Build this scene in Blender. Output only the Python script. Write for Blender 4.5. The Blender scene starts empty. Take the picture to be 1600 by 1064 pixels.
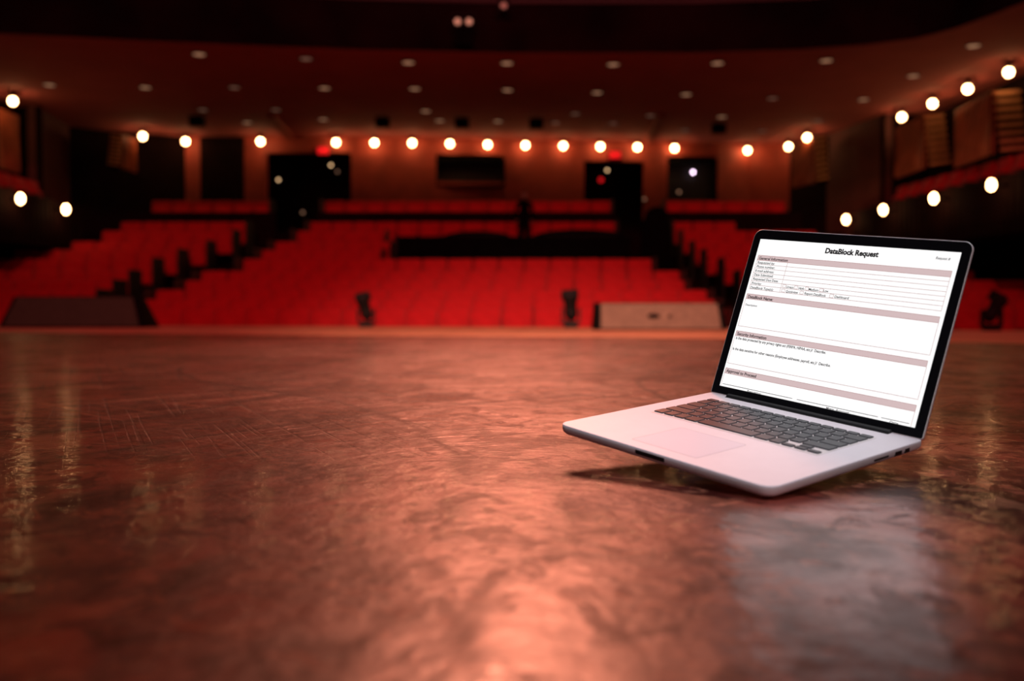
import bpy, bmesh, math, random
from mathutils import Vector, Matrix
random.seed(7)
C = bpy.context.scene.collection
PI = math.pi

# ------------------------------------------------------------------ camera
F = 1500.0                       # focal length in pixels of the 1600 px wide frame
CAM_Z = 0.21128
PITCH = math.atan(43 / F)
cam_data = bpy.data.cameras.new('camera')
cam = bpy.data.objects.new('camera', cam_data); C.objects.link(cam)
cam.location = (0, 0, CAM_Z)
cam.rotation_euler = (PI / 2 - PITCH, 0, 0)
cam_data.sensor_width = 36; cam_data.lens = 36 * F / 1600
cam_data.clip_start = 0.02; cam_data.clip_end = 200
cam_data.dof.use_dof = True
cam_data.dof.focus_distance = 1.50
cam_data.dof.aperture_fstop = 2.7
bpy.context.scene.camera = cam

# ------------------------------------------------------------------ world, exposure
sc = bpy.context.scene
w = bpy.data.worlds.new('dark_hall'); sc.world = w; w.use_nodes = True
w.node_tree.nodes['Background'].inputs[0].default_value = (0.6, 0.15, 0.13, 1)
w.node_tree.nodes['Background'].inputs[1].default_value = 0.03
sc.view_settings.view_transform = 'Standard'
sc.view_settings.look = 'None'
sc.view_settings.exposure = 0
sc.view_settings.gamma = 1
sc.view_settings.use_curve_mapping = False

# ------------------------------------------------------------------ unseen spots added to light stage, laptop and seats
def spot(name, loc, aim, power, cone, blend, size, col):
    d = bpy.data.lights.new(name, 'SPOT'); d.energy = power; d.color = col
    d.spot_size = math.radians(cone); d.spot_blend = blend; d.shadow_soft_size = size
    o = bpy.data.objects.new(name, d); C.objects.link(o); o.location = loc
    o.rotation_euler = (Vector(aim) - Vector(loc)).to_track_quat('-Z', 'Y').to_euler()
    return o
spot('floor_glow_spot', (0.0, 16.0, 8.8), (0.0, 2.5, 0), 6900, 44, 1.0, 1.6, (1.0, 0.30, 0.18))  # unseen spot, placed and tinted for the bright column on the floor
spot('laptop_overhead_fill', (0.10, 0.45, 4.6), (0.27, 1.25, 0.05), 560, 14, 1.0, 0.30, (0.91, 0.91, 1.0))  # added spot without a fixture, whitens the laptop deck
spot('laptop_side_fill', (0.9, -3.2, 3.0), (0.33, 1.25, 0.05), 240, 12, 1.0, 0.25, (1.0, 0.86, 0.84))  # added fill from behind the camera for the laptop's side faces
spot('stage_front_fill', (0.3, -3.5, 6.5), (0.4, 13.3, 0), 12000, 28, 1.0, 0.4, (1.0, 0.58, 0.40))  # added unseen spot, brightens the wedge fronts and the stage lip
spot('red_seat_fill', (-3.5, -1.0, 10.2), (-2.2, 19.5, 0.5), 4000, 72, 1.0, 0.4, (1.0, 0.15, 0.16))  # added unseen spot that brightens the red seats
spot('red_seat_fill', (4.5, -1.0, 10.2), (2.4, 19.5, 0.5), 3700, 72, 1.0, 0.4, (1.0, 0.15, 0.16))  # second added spot, for the seats further right

# ------------------------------------------------------------------ helpers
def at(px, py, Y):
    """point of the hall at depth Y in front of the lens"""
    c, s = math.cos(PITCH), math.sin(PITCH)
    dx, dy, dz = (px - 800) / F, 1.0, -(py - 532) / F
    wy = c * dy + s * dz; wz = -s * dy + c * dz
    k = Y / wy
    return Vector((dx * k, Y, CAM_Z + wz * k))
def at_z(px, py, z):
    p = at(px, py, 1.0)
    k = (z - CAM_Z) / (p.z - CAM_Z)
    return Vector((p.x * k, k, z))

def mat(name, col, rough=0.6, metal=0.0, spec=0.5, noise=0.0, nscale=8.0, bump=0.0, bscale=60.0, emit=None, estr=0.0, coat=0.0, sheen=0.0):
    m = bpy.data.materials.new(name); m.use_nodes = True
    nt = m.node_tree; b = nt.nodes['Principled BSDF']
    b.inputs['Base Color'].default_value = (*col, 1)
    b.inputs['Roughness'].default_value = rough
    b.inputs['Metallic'].default_value = metal
    b.inputs['Specular IOR Level'].default_value = spec
    b.inputs['Coat Weight'].default_value = coat
    b.inputs['Sheen Weight'].default_value = sheen
    tc = nt.nodes.new('ShaderNodeTexCoord')
    if noise > 0:
        n = nt.nodes.new('ShaderNodeTexNoise'); n.inputs['Scale'].default_value = nscale
        n.inputs['Detail'].default_value = 4
        nt.links.new(tc.outputs['Object'], n.inputs['Vector'])
        r = nt.nodes.new('ShaderNodeValToRGB')
        r.color_ramp.elements[0].position = .3; r.color_ramp.elements[1].position = .7
        r.color_ramp.elements[0].color = (*[c * (1 - noise) for c in col], 1)
        r.color_ramp.elements[1].color = (*[min(1, c * (1 + noise)) for c in col], 1)
        nt.links.new(n.outputs['Fac'], r.inputs['Fac']); nt.links.new(r.outputs['Color'], b.inputs['Base Color'])
    if bump > 0:
        n2 = nt.nodes.new('ShaderNodeTexNoise'); n2.inputs['Scale'].default_value = bscale
        nt.links.new(tc.outputs['Object'], n2.inputs['Vector'])
        bp = nt.nodes.new('ShaderNodeBump'); bp.inputs['Strength'].default_value = bump; bp.inputs['Distance'].default_value = .01
        nt.links.new(n2.outputs['Fac'], bp.inputs['Height']); nt.links.new(bp.outputs['Normal'], b.inputs['Normal'])
    if emit:
        b.inputs['Emission Color'].default_value = (*emit, 1); b.inputs['Emission Strength'].default_value = estr
    return m

M = {}
M['velvet'] = mat('red_velvet', (0.56, 0.012, 0.018), .85, noise=.2, nscale=5, bump=.1, bscale=90, spec=.2, sheen=.15)
M['seat_dark'] = mat('black_seat_frame', (0.012, 0.010, 0.011), .6, noise=.2)
M['carpet'] = mat('dark_carpet', (0.010, 0.002, 0.002), .95, spec=.1, noise=.3, nscale=20)
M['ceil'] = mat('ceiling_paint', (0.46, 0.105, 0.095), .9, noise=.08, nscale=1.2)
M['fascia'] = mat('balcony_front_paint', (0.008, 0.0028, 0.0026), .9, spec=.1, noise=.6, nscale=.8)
M['fascia_trim'] = mat('balcony_rail_wood', (0.022, 0.007, 0.005), .6, noise=.2)
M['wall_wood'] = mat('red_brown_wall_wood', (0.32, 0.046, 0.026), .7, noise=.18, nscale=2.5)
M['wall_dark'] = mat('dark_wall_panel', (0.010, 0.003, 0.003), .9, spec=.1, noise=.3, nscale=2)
M['pier'] = mat('brown_pier_plaster', (0.10, 0.026, 0.022), .8, noise=.15, nscale=2)
M['panel_wood'] = mat('orange_wood_panel', (0.38, 0.09, 0.035), .6, noise=.25, nscale=3)
M['slat_wood'] = mat('pale_slat_wood', (0.85, 0.42, 0.20), .5, noise=.15, nscale=5)
M['black'] = mat('matt_black', (0.003, 0.003, 0.003), .8, spec=.1, noise=.3)
M['black_metal'] = mat('black_fixture_metal', (0.005, 0.005, 0.005), .6, spec=.2, noise=.2, nscale=20)
M['glass_dark'] = mat('dark_booth_glass', (0.003, 0.003, 0.003), .6, noise=.1)
M["lens"] = mat("fixture_lens", (0.03, 0.025, 0.03), .2, coat=.3, noise=.1)
M['bulb'] = mat('warm_bulb', (1, .85, .6), .4, emit=(1.0, .50, .20), estr=34)
M['downlight'] = mat('dim_downlight', (.5, .35, .25), .4, emit=(1.0, .50, .28), estr=.32)
M['downlight_faint'] = mat('faint_downlight', (.4, .25, .2), .4, emit=(1.0, .5, .33), estr=.12)
M['sign_red'] = mat('red_lit_sign', (.6, .02, .02), .5, emit=(1.0, .01, .015), estr=.75)
M['white_led'] = mat('pinkish_white_lamp', (.9, .8, .9), .3, emit=(1.0, .72, .98), estr=14)
M['dim_lamp'] = mat('dim_amber_lamp', (.5, .3, .2), .3, emit=(1.0, .6, .3), estr=3.2)
M['dim_fascia'] = mat('dim_fascia_lens', (.4, .3, .2), .3, emit=(1.0, .5, .3), estr=.38)
M['grille_tan'] = mat('tan_speaker_grille', (0.20, 0.135, 0.095), .8, noise=.15, nscale=14, bump=.4, bscale=150)
M['grille_dark'] = mat('charcoal_speaker_grille', (0.050, 0.062, 0.036), .8, noise=.15, nscale=14, bump=.4, bscale=150)
M['skin'] = mat('face_skin', (0.30, 0.15, 0.10), .6, noise=.1)
M['cloth_black'] = mat('black_cloth', (0.003, 0.003, 0.003), 1, spec=.05, noise=.3, nscale=6)
M['badge'] = mat('pale_badge', (0.24, 0.17, 0.12), .6, noise=.05)
M['lip'] = mat('pale_stage_lip_wood', (0.62, 0.27, 0.15), .6, noise=.3, nscale=2.5)
# laptop
M['alu'] = mat('satin_aluminium', (0.86, 0.80, 0.845), .5, metal=.12, spec=.3, noise=.015, nscale=40)
M['alu_edge'] = mat('bright_aluminium_edge', (0.82, 0.77, 0.77), .4, metal=.25, noise=.02, nscale=40)
M['pad'] = mat('trackpad_glass', (0.80, 0.75, 0.82), .5, metal=.12, spec=.3, noise=.01)
M['key'] = mat('black_key_plastic', (0.020, 0.022, 0.032), .42, noise=.1, nscale=60)
M['bezel'] = mat('black_glass_bezel', (0.006, 0.007, 0.009), .18, noise=.1, spec=.35)
M['hinge'] = mat('black_hinge_plastic', (0.006, 0.006, 0.007), .5, noise=.1)
M['gap'] = mat('grey_trackpad_gap', (0.45, 0.42, 0.45), .5, noise=.02)
M['page'] = mat('white_display_page', (.02, .02, .02), .4, emit=(1.0, .985, .985), estr=1.02, noise=.01)
M['page_bar'] = mat('pinkish_grey_display_bar', (.02, .02, .02), .4, emit=(.66, .50, .505), estr=1.0, noise=.01)
M['page_line'] = mat('brown_display_line', (.02, .02, .02), .4, emit=(.36, .15, .14), estr=1.0, noise=.01)
M['page_text'] = mat('black_display_ink', (.006, .005, .006), .5, noise=.01)

def mesh_obj(name, bm, m, parent=None, smooth=False, bevel=0):
    me = bpy.data.meshes.new(name)
    bmesh.ops.recalc_face_normals(bm, faces=bm.faces[:])
    bm.to_mesh(me); bm.free()
    if smooth:
        for p in me.polygons: p.use_smooth = True
    for mm in (m if isinstance(m, (list, tuple)) else [m]): me.materials.append(mm)
    o = bpy.data.objects.new(name, me); C.objects.link(o)
    if parent: o.parent = parent
    if bevel:
        b = o.modifiers.new('bevel', 'BEVEL'); b.width = bevel; b.segments = 3; b.limit_method = 'ANGLE'
        for p in me.polygons: p.use_smooth = True
    return o
def box(bm, x0, x1, y0, y1, z0, z1, mx=None):
    vs = [bm.verts.new((x, y, z)) for x in (x0, x1) for y in (y0, y1) for z in (z0, z1)]
    if mx is not None:
        for v in vs: v.co = mx @ v.co
    for f in ((0, 1, 3, 2), (4, 6, 7, 5), (0, 4, 5, 1), (2, 3, 7, 6), (0, 2, 6, 4), (1, 5, 7, 3)):
        bm.faces.new([vs[i] for i in f])
    return vs
def rbox(bm, x0, x1, y0, y1, z0, z1, r, mx=None, seg=3):
    b2 = bmesh.new(); box(b2, x0, x1, y0, y1, z0, z1)
    bmesh.ops.bevel(b2, geom=b2.edges[:] , offset=r, segments=seg, profile=.5, affect='EDGES')
    if mx is not None: b2.transform(mx)
    t = bpy.data.meshes.new('t'); b2.to_mesh(t); b2.free(); bm.from_mesh(t); bpy.data.meshes.remove(t)
def cyl(bm, p0, p1, r0, r1=None, seg=16):
    r1 = r0 if r1 is None else r1
    p0, p1 = Vector(p0), Vector(p1); d = p1 - p0
    mx = Matrix.Translation((p0 + p1) / 2) @ d.to_track_quat('Z', 'Y').to_matrix().to_4x4()
    bmesh.ops.create_cone(bm, cap_ends=True, segments=seg, radius1=r0, radius2=r1, depth=d.length, matrix=mx)
def ball(bm, c, r, seg=16, sx=1, sy=1, sz=1):
    bmesh.ops.create_uvsphere(bm, u_segments=seg, v_segments=seg // 2 + 2, radius=r,
                              matrix=Matrix.Translation(c) @ Matrix.Diagonal((sx, sy, sz, 1)))
def prism(bm, pts, z0, z1):
    a = [bm.verts.new((p[0], p[1], z0)) for p in pts]; b = [bm.verts.new((p[0], p[1], z1)) for p in pts]
    bm.faces.new(a[::-1]); bm.faces.new(b)
    n = len(pts)
    for i in range(n): bm.faces.new((a[i], a[(i + 1) % n], b[(i + 1) % n], b[i]))
def thing(name, label, cat, loc=(0, 0, 0), rotz=0, group=None):
    o = bpy.data.objects.new(name, None); C.objects.link(o); o.empty_display_size = .1
    o.location = loc; o.rotation_euler = (0, 0, rotz)
    o['label'] = label; o['category'] = cat
    if group: o['group'] = group
    return o
def tag(o, label, cat, group=None):
    o['label'] = label; o['category'] = cat
    if group: o['group'] = group
    return o
def struct(name, bm, m, bevel=0):
    o = mesh_obj(name, bm, m, bevel=bevel); o['kind'] = 'structure'; return o
def copy_tree(o, parent=None):
    c = o.copy(); C.objects.link(c)
    if parent: c.parent = parent
    for ch in list(o.children): copy_tree(ch, c)
    return c
ORD = ['first', 'second', 'third', 'fourth', 'fifth', 'sixth', 'seventh', 'eighth', 'ninth', 'tenth', 'eleventh', 'twelfth',
       'thirteenth', 'fourteenth', 'fifteenth', 'sixteenth', 'seventeenth', 'eighteenth', 'nineteenth', 'twentieth',
       'twenty-first', 'twenty-second', 'twenty-third', 'twenty-fourth']
def wall_quad(bm, a, b, z0, z1, t=.2):
    """a vertical wall slab from a to b (xy), thickness t behind it (away from the lens)"""
    a, b = Vector(a[:2]), Vector(b[:2]); d = (b - a).normalized(); n = Vector((-d.y, d.x))
    if n.dot((a + b) / 2) < 0: n = -n
    prism(bm, [a, b, b + n * t, a + n * t], z0, z1)

# ------------------------------------------------------------------ stage floor
def floor_material():
    m = bpy.data.materials.new('scuffed_stage_wood'); m.use_nodes = True
    nt = m.node_tree; N = nt.nodes; L = nt.links; b = N['Principled BSDF']
    tc = N.new('ShaderNodeTexCoord')
    def mapping(scale, rot=0, loc=(0, 0, 0)):
        ro = N.new('ShaderNodeMapping'); ro.inputs['Rotation'].default_value = (0, 0, rot)
        ro.inputs['Location'].default_value = loc
        L.new(tc.outputs['Object'], ro.inputs['Vector'])
        mp = N.new('ShaderNodeMapping'); mp.inputs['Scale'].default_value = scale
        L.new(ro.outputs[0], mp.inputs['Vector']); return mp
    def noise(mp, scale, detail=3, dist=0, rough=.5):
        n = N.new('ShaderNodeTexNoise'); n.inputs['Scale'].default_value = scale
        n.inputs['Detail'].default_value = detail; n.inputs['Distortion'].default_value = dist
        n.inputs['Roughness'].default_value = rough
        L.new(mp.outputs[0], n.inputs['Vector']); return n.outputs['Fac']
    def ramp(v, stops):
        r = N.new('ShaderNodeValToRGB')
        while len(r.color_ramp.elements) < len(stops): r.color_ramp.elements.new(.5)
        for e, (p, c) in zip(r.color_ramp.elements, stops): e.position = p; e.color = (*c, 1)
        L.new(v, r.inputs['Fac']); return r.outputs['Color']
    def mth(op, a, b_=None, clamp=False):
        n = N.new('ShaderNodeMath'); n.operation = op; n.use_clamp = clamp
        for i, v in enumerate((a, b_)):
            if v is None: continue
            if isinstance(v, (int, float)): n.inputs[i].default_value = v
            else: L.new(v, n.inputs[i])
        return n.outputs[0]
    def mix(f, a, b_):
        n = N.new('ShaderNodeMix'); n.data_type = 'RGBA'
        if isinstance(f, float): n.inputs['Factor'].default_value = f
        else: L.new(f, n.inputs['Factor'])
        for k, v in (('A', a), ('B', b_)):
            s = [i for i in n.inputs if i.name == k and i.type == 'RGBA'][0]
            if isinstance(v, tuple): s.default_value = (*v, 1)
            else: L.new(v, s)
        return [o for o in n.outputs if o.type == 'RGBA'][0]
    blot = mth('ADD', mth('MULTIPLY', noise(mapping((1, .45, 1), .12), 6.5, 4, .9, .55), .6), mth('MULTIPLY', noise(mapping((1, .7, 1), -.3), 1.7, 3, .4, .5), .4))
    col = ramp(blot, [(.40, (.030, .004, .003)), (.49, (.11, .017, .012)), (.58, (.26, .050, .032))])
    fine = noise(mapping((1, .7, 1), .25), 15, 5, 1.2, .68)
    col = mix(mth('MULTIPLY', ramp(fine, [(.40, (1, 1, 1)), (.52, (0, 0, 0))]), .75), col, (.035, .008, .006))
    fine2 = noise(mapping((1, .8, 1), -.5), 24, 5, 1.2, .68)
    col = mix(mth('MULTIPLY', ramp(fine2, [(.53, (0, 0, 0)), (.62, (1, 1, 1))]), .55), col, (.36, .13, .08))
    # long hair scratches in several directions, darker and paler
    spl = N.new('ShaderNodeSeparateXYZ'); L.new(tc.outputs['Object'], spl.inputs[0])
    patch = mth('MULTIPLY', mth('SUBTRACT', noise(mapping((1, 1, 1), 0, (2, 7, 0)), 1.3, 2), .36), 7, True)
    worn = mth('MULTIPLY', mth('MULTIPLY', mth('SUBTRACT', spl.outputs['Y'], 1.25), 1.1, True), patch)   # the scratched zone starts past the laptop
    scr = None; dm = mth('MAXIMUM', mth('MULTIPLY', ramp(blot, [(.42, (1, 1, 1)), (.53, (0, 0, 0))]), .8), mth('MULTIPLY', ramp(fine, [(.40, (1, 1, 1)), (.52, (0, 0, 0))]), .8))
    for i, (rot, sc_, thr) in enumerate([(.25, (1.1, 85, 1), .70), (-.42, (1.6, 120, 1), .70), (.75, (1.2, 80, 1), .71), (1.15, (1.2, 110, 1), .72), (-.95, (1.2, 75, 1), .71), (2.75, (1.1, 110, 1), .70)]):
        n = noise(mapping(sc_, rot, (i * 3.7, i * 1.3, 0)), 1.0, 1, .7, .4)
        n = mth('MULTIPLY', mth('SUBTRACT', n, thr - .095), 16, True)
        n = mth('MULTIPLY', n, worn)
        if i % 2: col = mix(mth('MULTIPLY', n, .9), col, (.02, .005, .005))
        else: col = mix(mth('MULTIPLY', n, .85), col, (.42, .17, .10))
        scr = n if scr is None else mth('MAXIMUM', scr, n)
    # a few separate broad drag marks and arcs: (centre x, y, radius, half width, strength, y from, y to)
    sep = N.new('ShaderNodeSeparateXYZ')
    wob = N.new('ShaderNodeTexNoise'); wob.inputs['Scale'].default_value = 3; L.new(tc.outputs['Object'], wob.inputs['Vector'])
    L.new(tc.outputs['Object'], sep.inputs[0])
    X = mth('ADD', sep.outputs['X'], mth('MULTIPLY', wob.outputs['Fac'], .06)); Y = sep.outputs['Y']
    for cx, cy, r, hw, st, y0, y1 in [(-2.6, .9, 2.60, .028, .85, 1.2, 2.9), (1.9, .3, 2.75, .026, .8, 1.3, 2.8), (-1.1, 4.4, 1.75, .03, .8, 2.0, 4.1),
                                      (.9, 4.2, 2.2, .02, .8, 2.0, 3.9), (-.2, 6.0, 3.3, .018, .85, 2.3, 4.2), (-4.6, 3.2, 4.1, .03, .75, 1.3, 3.2),
                                      (2.9, 2.6, 2.5, .02, .8, 1.8, 4.0), (-.6, 1.0, .75, .03, .6, 1.0, 1.8)]:
        dx = mth('SUBTRACT', X, cx); dy = mth('SUBTRACT', Y, cy)
        d = mth('SQRT', mth('ADD', mth('MULTIPLY', dx, dx), mth('MULTIPLY', dy, dy)))
        e = mth('ABSOLUTE', mth('SUBTRACT', d, r))
        k = mth('SUBTRACT', 1.0, mth('DIVIDE', e, hw), True)
        k = mth('MULTIPLY', k, mth('MULTIPLY', mth('SUBTRACT', Y, y0), 6, True))
        k = mth('MULTIPLY', k, mth('MULTIPLY', mth('SUBTRACT', y1, Y), 6, True))
        col = mix(mth('MULTIPLY', k, st), col, (.016, .004, .004))
        dm = mth('MAXIMUM', dm, mth('MULTIPLY', k, st))
    L.new(col, b.inputs['Base Color'])
    rn = noise(mapping((1, 1, 1), 0, (5, 5, 0)), 6, 3)
    rr = mth('ADD', mth('MULTIPLY', rn, .20), .245)
    rr = mth('ADD', rr, mth('ADD', mth('MULTIPLY', scr, .15), mth('MULTIPLY', dm, .12)))
    L.new(rr, b.inputs['Roughness'])
    L.new(mth('MULTIPLY', mth('SUBTRACT', 1.0, mth('MULTIPLY', dm, .9)), .50), b.inputs['Specular IOR Level'])
    b.inputs['Coat Weight'].default_value = .20; b.inputs['Coat Roughness'].default_value = .06
    bp = N.new('ShaderNodeBump'); bp.inputs['Strength'].default_value = .6; bp.inputs['Distance'].default_value = .0016
    hn = mth('ADD', mth('MULTIPLY', noise(mapping((1, .8, 1)), 34, 4), 1.6), mth('MULTIPLY', scr, -.8))
    L.new(hn, bp.inputs['Height']); L.new(bp.outputs['Normal'], b.inputs['Normal']); L.new(bp.outputs['Normal'], b.inputs['Coat Normal'])
    return m
M['stage'] = floor_material()
EDGE = [(0, 507), (220, 509), (560, 510.5), (900, 511.5), (1130, 513), (1340, 515), (1600, 517)]
epts = [at_z(px, py, 0) for px, py in EDGE]
epts = [Vector((-14, 17.6, 0))] + epts + [Vector((9, 10.2, 0))]
bm = bmesh.new()
prism(bm, [(-14, -4), (9, -4)] + [(p.x, p.y) for p in epts[::-1]], -.12, 0)
struct('floor', bm, M['stage'])
bm = bmesh.new()      # paler boards along the stage lip
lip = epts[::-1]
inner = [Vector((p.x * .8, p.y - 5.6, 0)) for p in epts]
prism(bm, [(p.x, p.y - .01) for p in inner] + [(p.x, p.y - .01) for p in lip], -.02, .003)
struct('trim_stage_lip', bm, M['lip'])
bm = bmesh.new()      # dark riser under the stage lip
prism(bm, [(-14, -4), (9, -4)] + [(p.x, p.y - .12) for p in epts[::-1]], -1.25, -.12)
struct('trim_stage_riser', bm, M['black'])

# ------------------------------------------------------------------ tiers of the auditorium
ROWS = [  # depth, top of the seats in the photograph, left-end pixels of the blocks
    # Y,    top, L0,  L1,   C0,   C1,   R0,   R1
    (17.9, 484, -120, 120, 175, 1140, 1190, 1690),
    (18.8, 469, -110, 132, 212, 1118, 1205, 1690),
    (19.7, 454, -90, 165, 246, 1100, 1190, 1640),
    (20.6, 439, -70, 190, 278, 1079, 1172, 1592),
    (21.5, 424, -50, 214, 320, 1055, 1150, 1527),
    (22.4, 405, -30, 250, 371, 1026, 1125, 1460),
    (23.3, 391, -10, 288, 400, 606, 1098, 1400),
    (24.2, 378, 30, 332, 435, 606, 1080, 1330),
    (25.1, 361, 100, 372, 462, 606, 1062, 1290),
    (26.3, 347, 190, 392, 480, 965, 1048, 1140),
    (28.1, 314, 209, 428, 513, 948, 1036, 1235)]
SEAT_H = .96
tops = [at(800, r[1], r[0]).z for r in ROWS]
bm = bmesh.new()
prev = 14.0
box(bm, -16, 15, 9.0, ROWS[0][0] - .5, -1.6, tops[0] - SEAT_H)
for i, r in enumerate(ROWS):
    y0 = r[0] - .5 if i else r[0] - .5
    y1 = (ROWS[i + 1][0] - .5) if i + 1 < len(ROWS) else 33
    box(bm, -16, 15, y0, y1, -1.6, tops[i] - SEAT_H)
struct('floor_seating_tiers', bm, M['carpet'])

# ------------------------------------------------------------------ theatre seats
def make_seat():
    t = thing('theatre_seat', '', 'seat')
    bm = bmesh.new()
    mx = Matrix.Translation((0, .10, .42)) @ Matrix.Rotation(math.radians(-9), 4, 'X')
    rbox(bm, -.288, .288, -.05, .05, 0, .56, .04, mx)
    mesh_obj('backrest', bm, M['velvet'], t, smooth=True)
    bm = bmesh.new()        # tipped-up cushion
    mx = Matrix.Translation((0, -.02, .36)) @ Matrix.Rotation(math.radians(-14), 4, 'X')
    rbox(bm, -.235, .235, -.06, .06, 0, .40, .05, mx)
    mesh_obj('seat', bm, M['velvet'], t, smooth=True)
    for s in (-1, 1):
        bm = bmesh.new()
        rbox(bm, s * .277 - .016, s * .277 + .016, -.20, .02, .56, .60, .012)
        box(bm, s * .277 - .012, s * .277 + .012, -.06, .04, 0, .57)
        mesh_obj('armrest', bm, M['seat_dark'], t)
    return t
def end_panel(parent, s):
    bm = bmesh.new(); rbox(bm, s * .308 - .012, s * .308 + .012, -.46, .30, 0, .99, .01)
    return mesh_obj('end_panel', bm, M['seat_dark'], parent)
seat_src = make_seat()
seat_used = False
ROWN = ['front row', 'second row', 'third row', 'fourth row', 'fifth row', 'sixth row', 'seventh row', 'eighth row', 'ninth row',
        'row below the top rail', 'back row']
n_seats = 0
panel_mesh = {}
for i, (Y, top, l0, l1, c0, c1, r0, r1) in enumerate(ROWS):
    for bname, p0, p1 in (('left block', l0, l1), ('centre block', c0, c1), ('right block', r0, r1)):
        xa, xb = (p0 - 800) / F * Y, (p1 - 800) / F * Y
        n = max(1, round((xb - xa) / .60)); pitch = .60
        # outer ends stay flexible, aisle ends stay put
        start = xb - n * pitch if bname == 'left block' else (xa + (xb - xa - n * pitch) / 2 if bname == 'centre block' else xa)
        vis = []
        for k in range(n):
            x = start + (k + .5) * pitch
            px = 800 + F * x / Y
            if px < -45 or px > 1630 or x < (-12.4 if i < 7 else -11.0) or x > 10.9: continue
            if i == 10 and px < 232: continue
            if top >= 400 and 1240 < px < 1420: continue       # wholly behind the laptop
            vis.append(x)
        for k, x in enumerate(vis):
            if not seat_used: o = seat_src; seat_used = True
            else: o = copy_tree(seat_src)
            o.location = (x, Y, tops[i] - SEAT_H)
            m = len(vis)
            if k < (m + 1) // 2:
                pos = ('leftmost' if k == 0 else ORD[k] + ' from the left')
            else:
                q = m - 1 - k; pos = ('rightmost' if q == 0 else ORD[q] + ' from the right')
            o['label'] = 'red velvet tip-up seat, %s, %s of %s' % (pos, ROWN[i], bname)
            o['category'] = 'seat'
            o['group'] = 'red seats in the %s of the %s' % (ROWN[i], bname)
            n_seats += 1
            for s, end in ((-1, k == 0 and bname != 'left block'), (1, k == m - 1 and bname != 'right block')):
                if end:
                    if s not in panel_mesh:
                        panel_mesh[s] = end_panel(o, s)
                    else:
                        e = panel_mesh[s].copy(); C.objects.link(e); e.parent = o
print('SEATS', n_seats)

# dark solid rail in front of the last row
for j, (pa, pb) in enumerate(((200, 432), (496, 962), (1030, 1250))):
    zr = at(800, 331, 27.35).z
    bm = bmesh.new(); box(bm, (pa - 800) / F * 27.35, (pb - 800) / F * 27.35, 27.33, 27.41, tops[-2] - SEAT_H, zr)
    struct('trim_%d' % (j + 3), bm, M['wall_dark'])

# ------------------------------------------------------------------ ceiling under the balcony
ZC = 5.5
ce = [at_z(px, py, ZC) for px, py in [(-260, 40), (0, 52), (200, 62), (350, 69), (560, 77), (800, 82), (1080, 82), (1250, 77), (1350, 70), (1430, 60), (1490, 45), (1545, 25), (1600, 3), (1680, -32)]]
bm = bmesh.new()
prism(bm, [(p.x, p.y) for p in ce] + [(16, ce[-1].y), (16, 33), (-16, 33), (-16, ce[0].y)], ZC, ZC + .25)
struct('ceiling', bm, M['ceil'])
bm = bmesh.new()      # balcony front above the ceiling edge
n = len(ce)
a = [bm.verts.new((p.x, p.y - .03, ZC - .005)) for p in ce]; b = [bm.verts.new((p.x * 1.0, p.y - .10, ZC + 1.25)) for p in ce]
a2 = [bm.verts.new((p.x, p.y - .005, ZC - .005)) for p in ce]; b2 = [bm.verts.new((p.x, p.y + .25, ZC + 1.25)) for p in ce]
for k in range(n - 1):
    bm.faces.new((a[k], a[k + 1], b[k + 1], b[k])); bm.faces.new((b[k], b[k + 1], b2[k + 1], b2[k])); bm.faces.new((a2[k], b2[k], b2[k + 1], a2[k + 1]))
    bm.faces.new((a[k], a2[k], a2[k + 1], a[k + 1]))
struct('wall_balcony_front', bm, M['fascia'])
bm = bmesh.new()
for k in range(n - 1):
    p, q = ce[k], ce[k + 1]
    wall_quad(bm, (p.x, p.y - .13), (q.x, q.y - .13), ZC + .95, ZC + 1.03, .08)
struct('trim_balcony_rail', bm, M['fascia_trim'])
bm = bmesh.new()
for px in range(-150, 1650, 150):
    p = at_z(px, 82, ZC)
    box(bm, p.x - .03, p.x + .03, p.y - .06, p.y + .05, ZC + .04, ZC + .95)
o = struct('trim_balcony_ribs', bm, M['fascia']) if False else bm.free()
bm = bmesh.new(); box(bm, -16, 16, 33, 33.2, -1, 11); struct('wall_rear', bm, M['wall_dark'])
bm = bmesh.new(); box(bm, -16, 16, 8, 34, 10.6, 10.8); struct('ceiling_main', bm, M['wall_dark'])

# two bright ceiling ribs
for i, (p0, p1) in enumerate((((424, 182), (458, 220)), ((1034, 180), (1012, 224)))):
    A, B = at_z(*p0, ZC - .05), at_z(*p1, ZC - .05)
    bm = bmesh.new(); d = (B - A).normalized(); nn = Vector((-d.y, d.x, 0)) * .10
    prism(bm, [A - nn, A + nn, B + nn, B - nn], ZC - .10, ZC + .01)
    struct('trim_%d' % (i + 1), bm, M['wall_wood'])

# ------------------------------------------------------------------ walls
ZF = tops[-1] - SEAT_H
def P(px, Y): return ((px - 800) / F * Y, Y)
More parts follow.
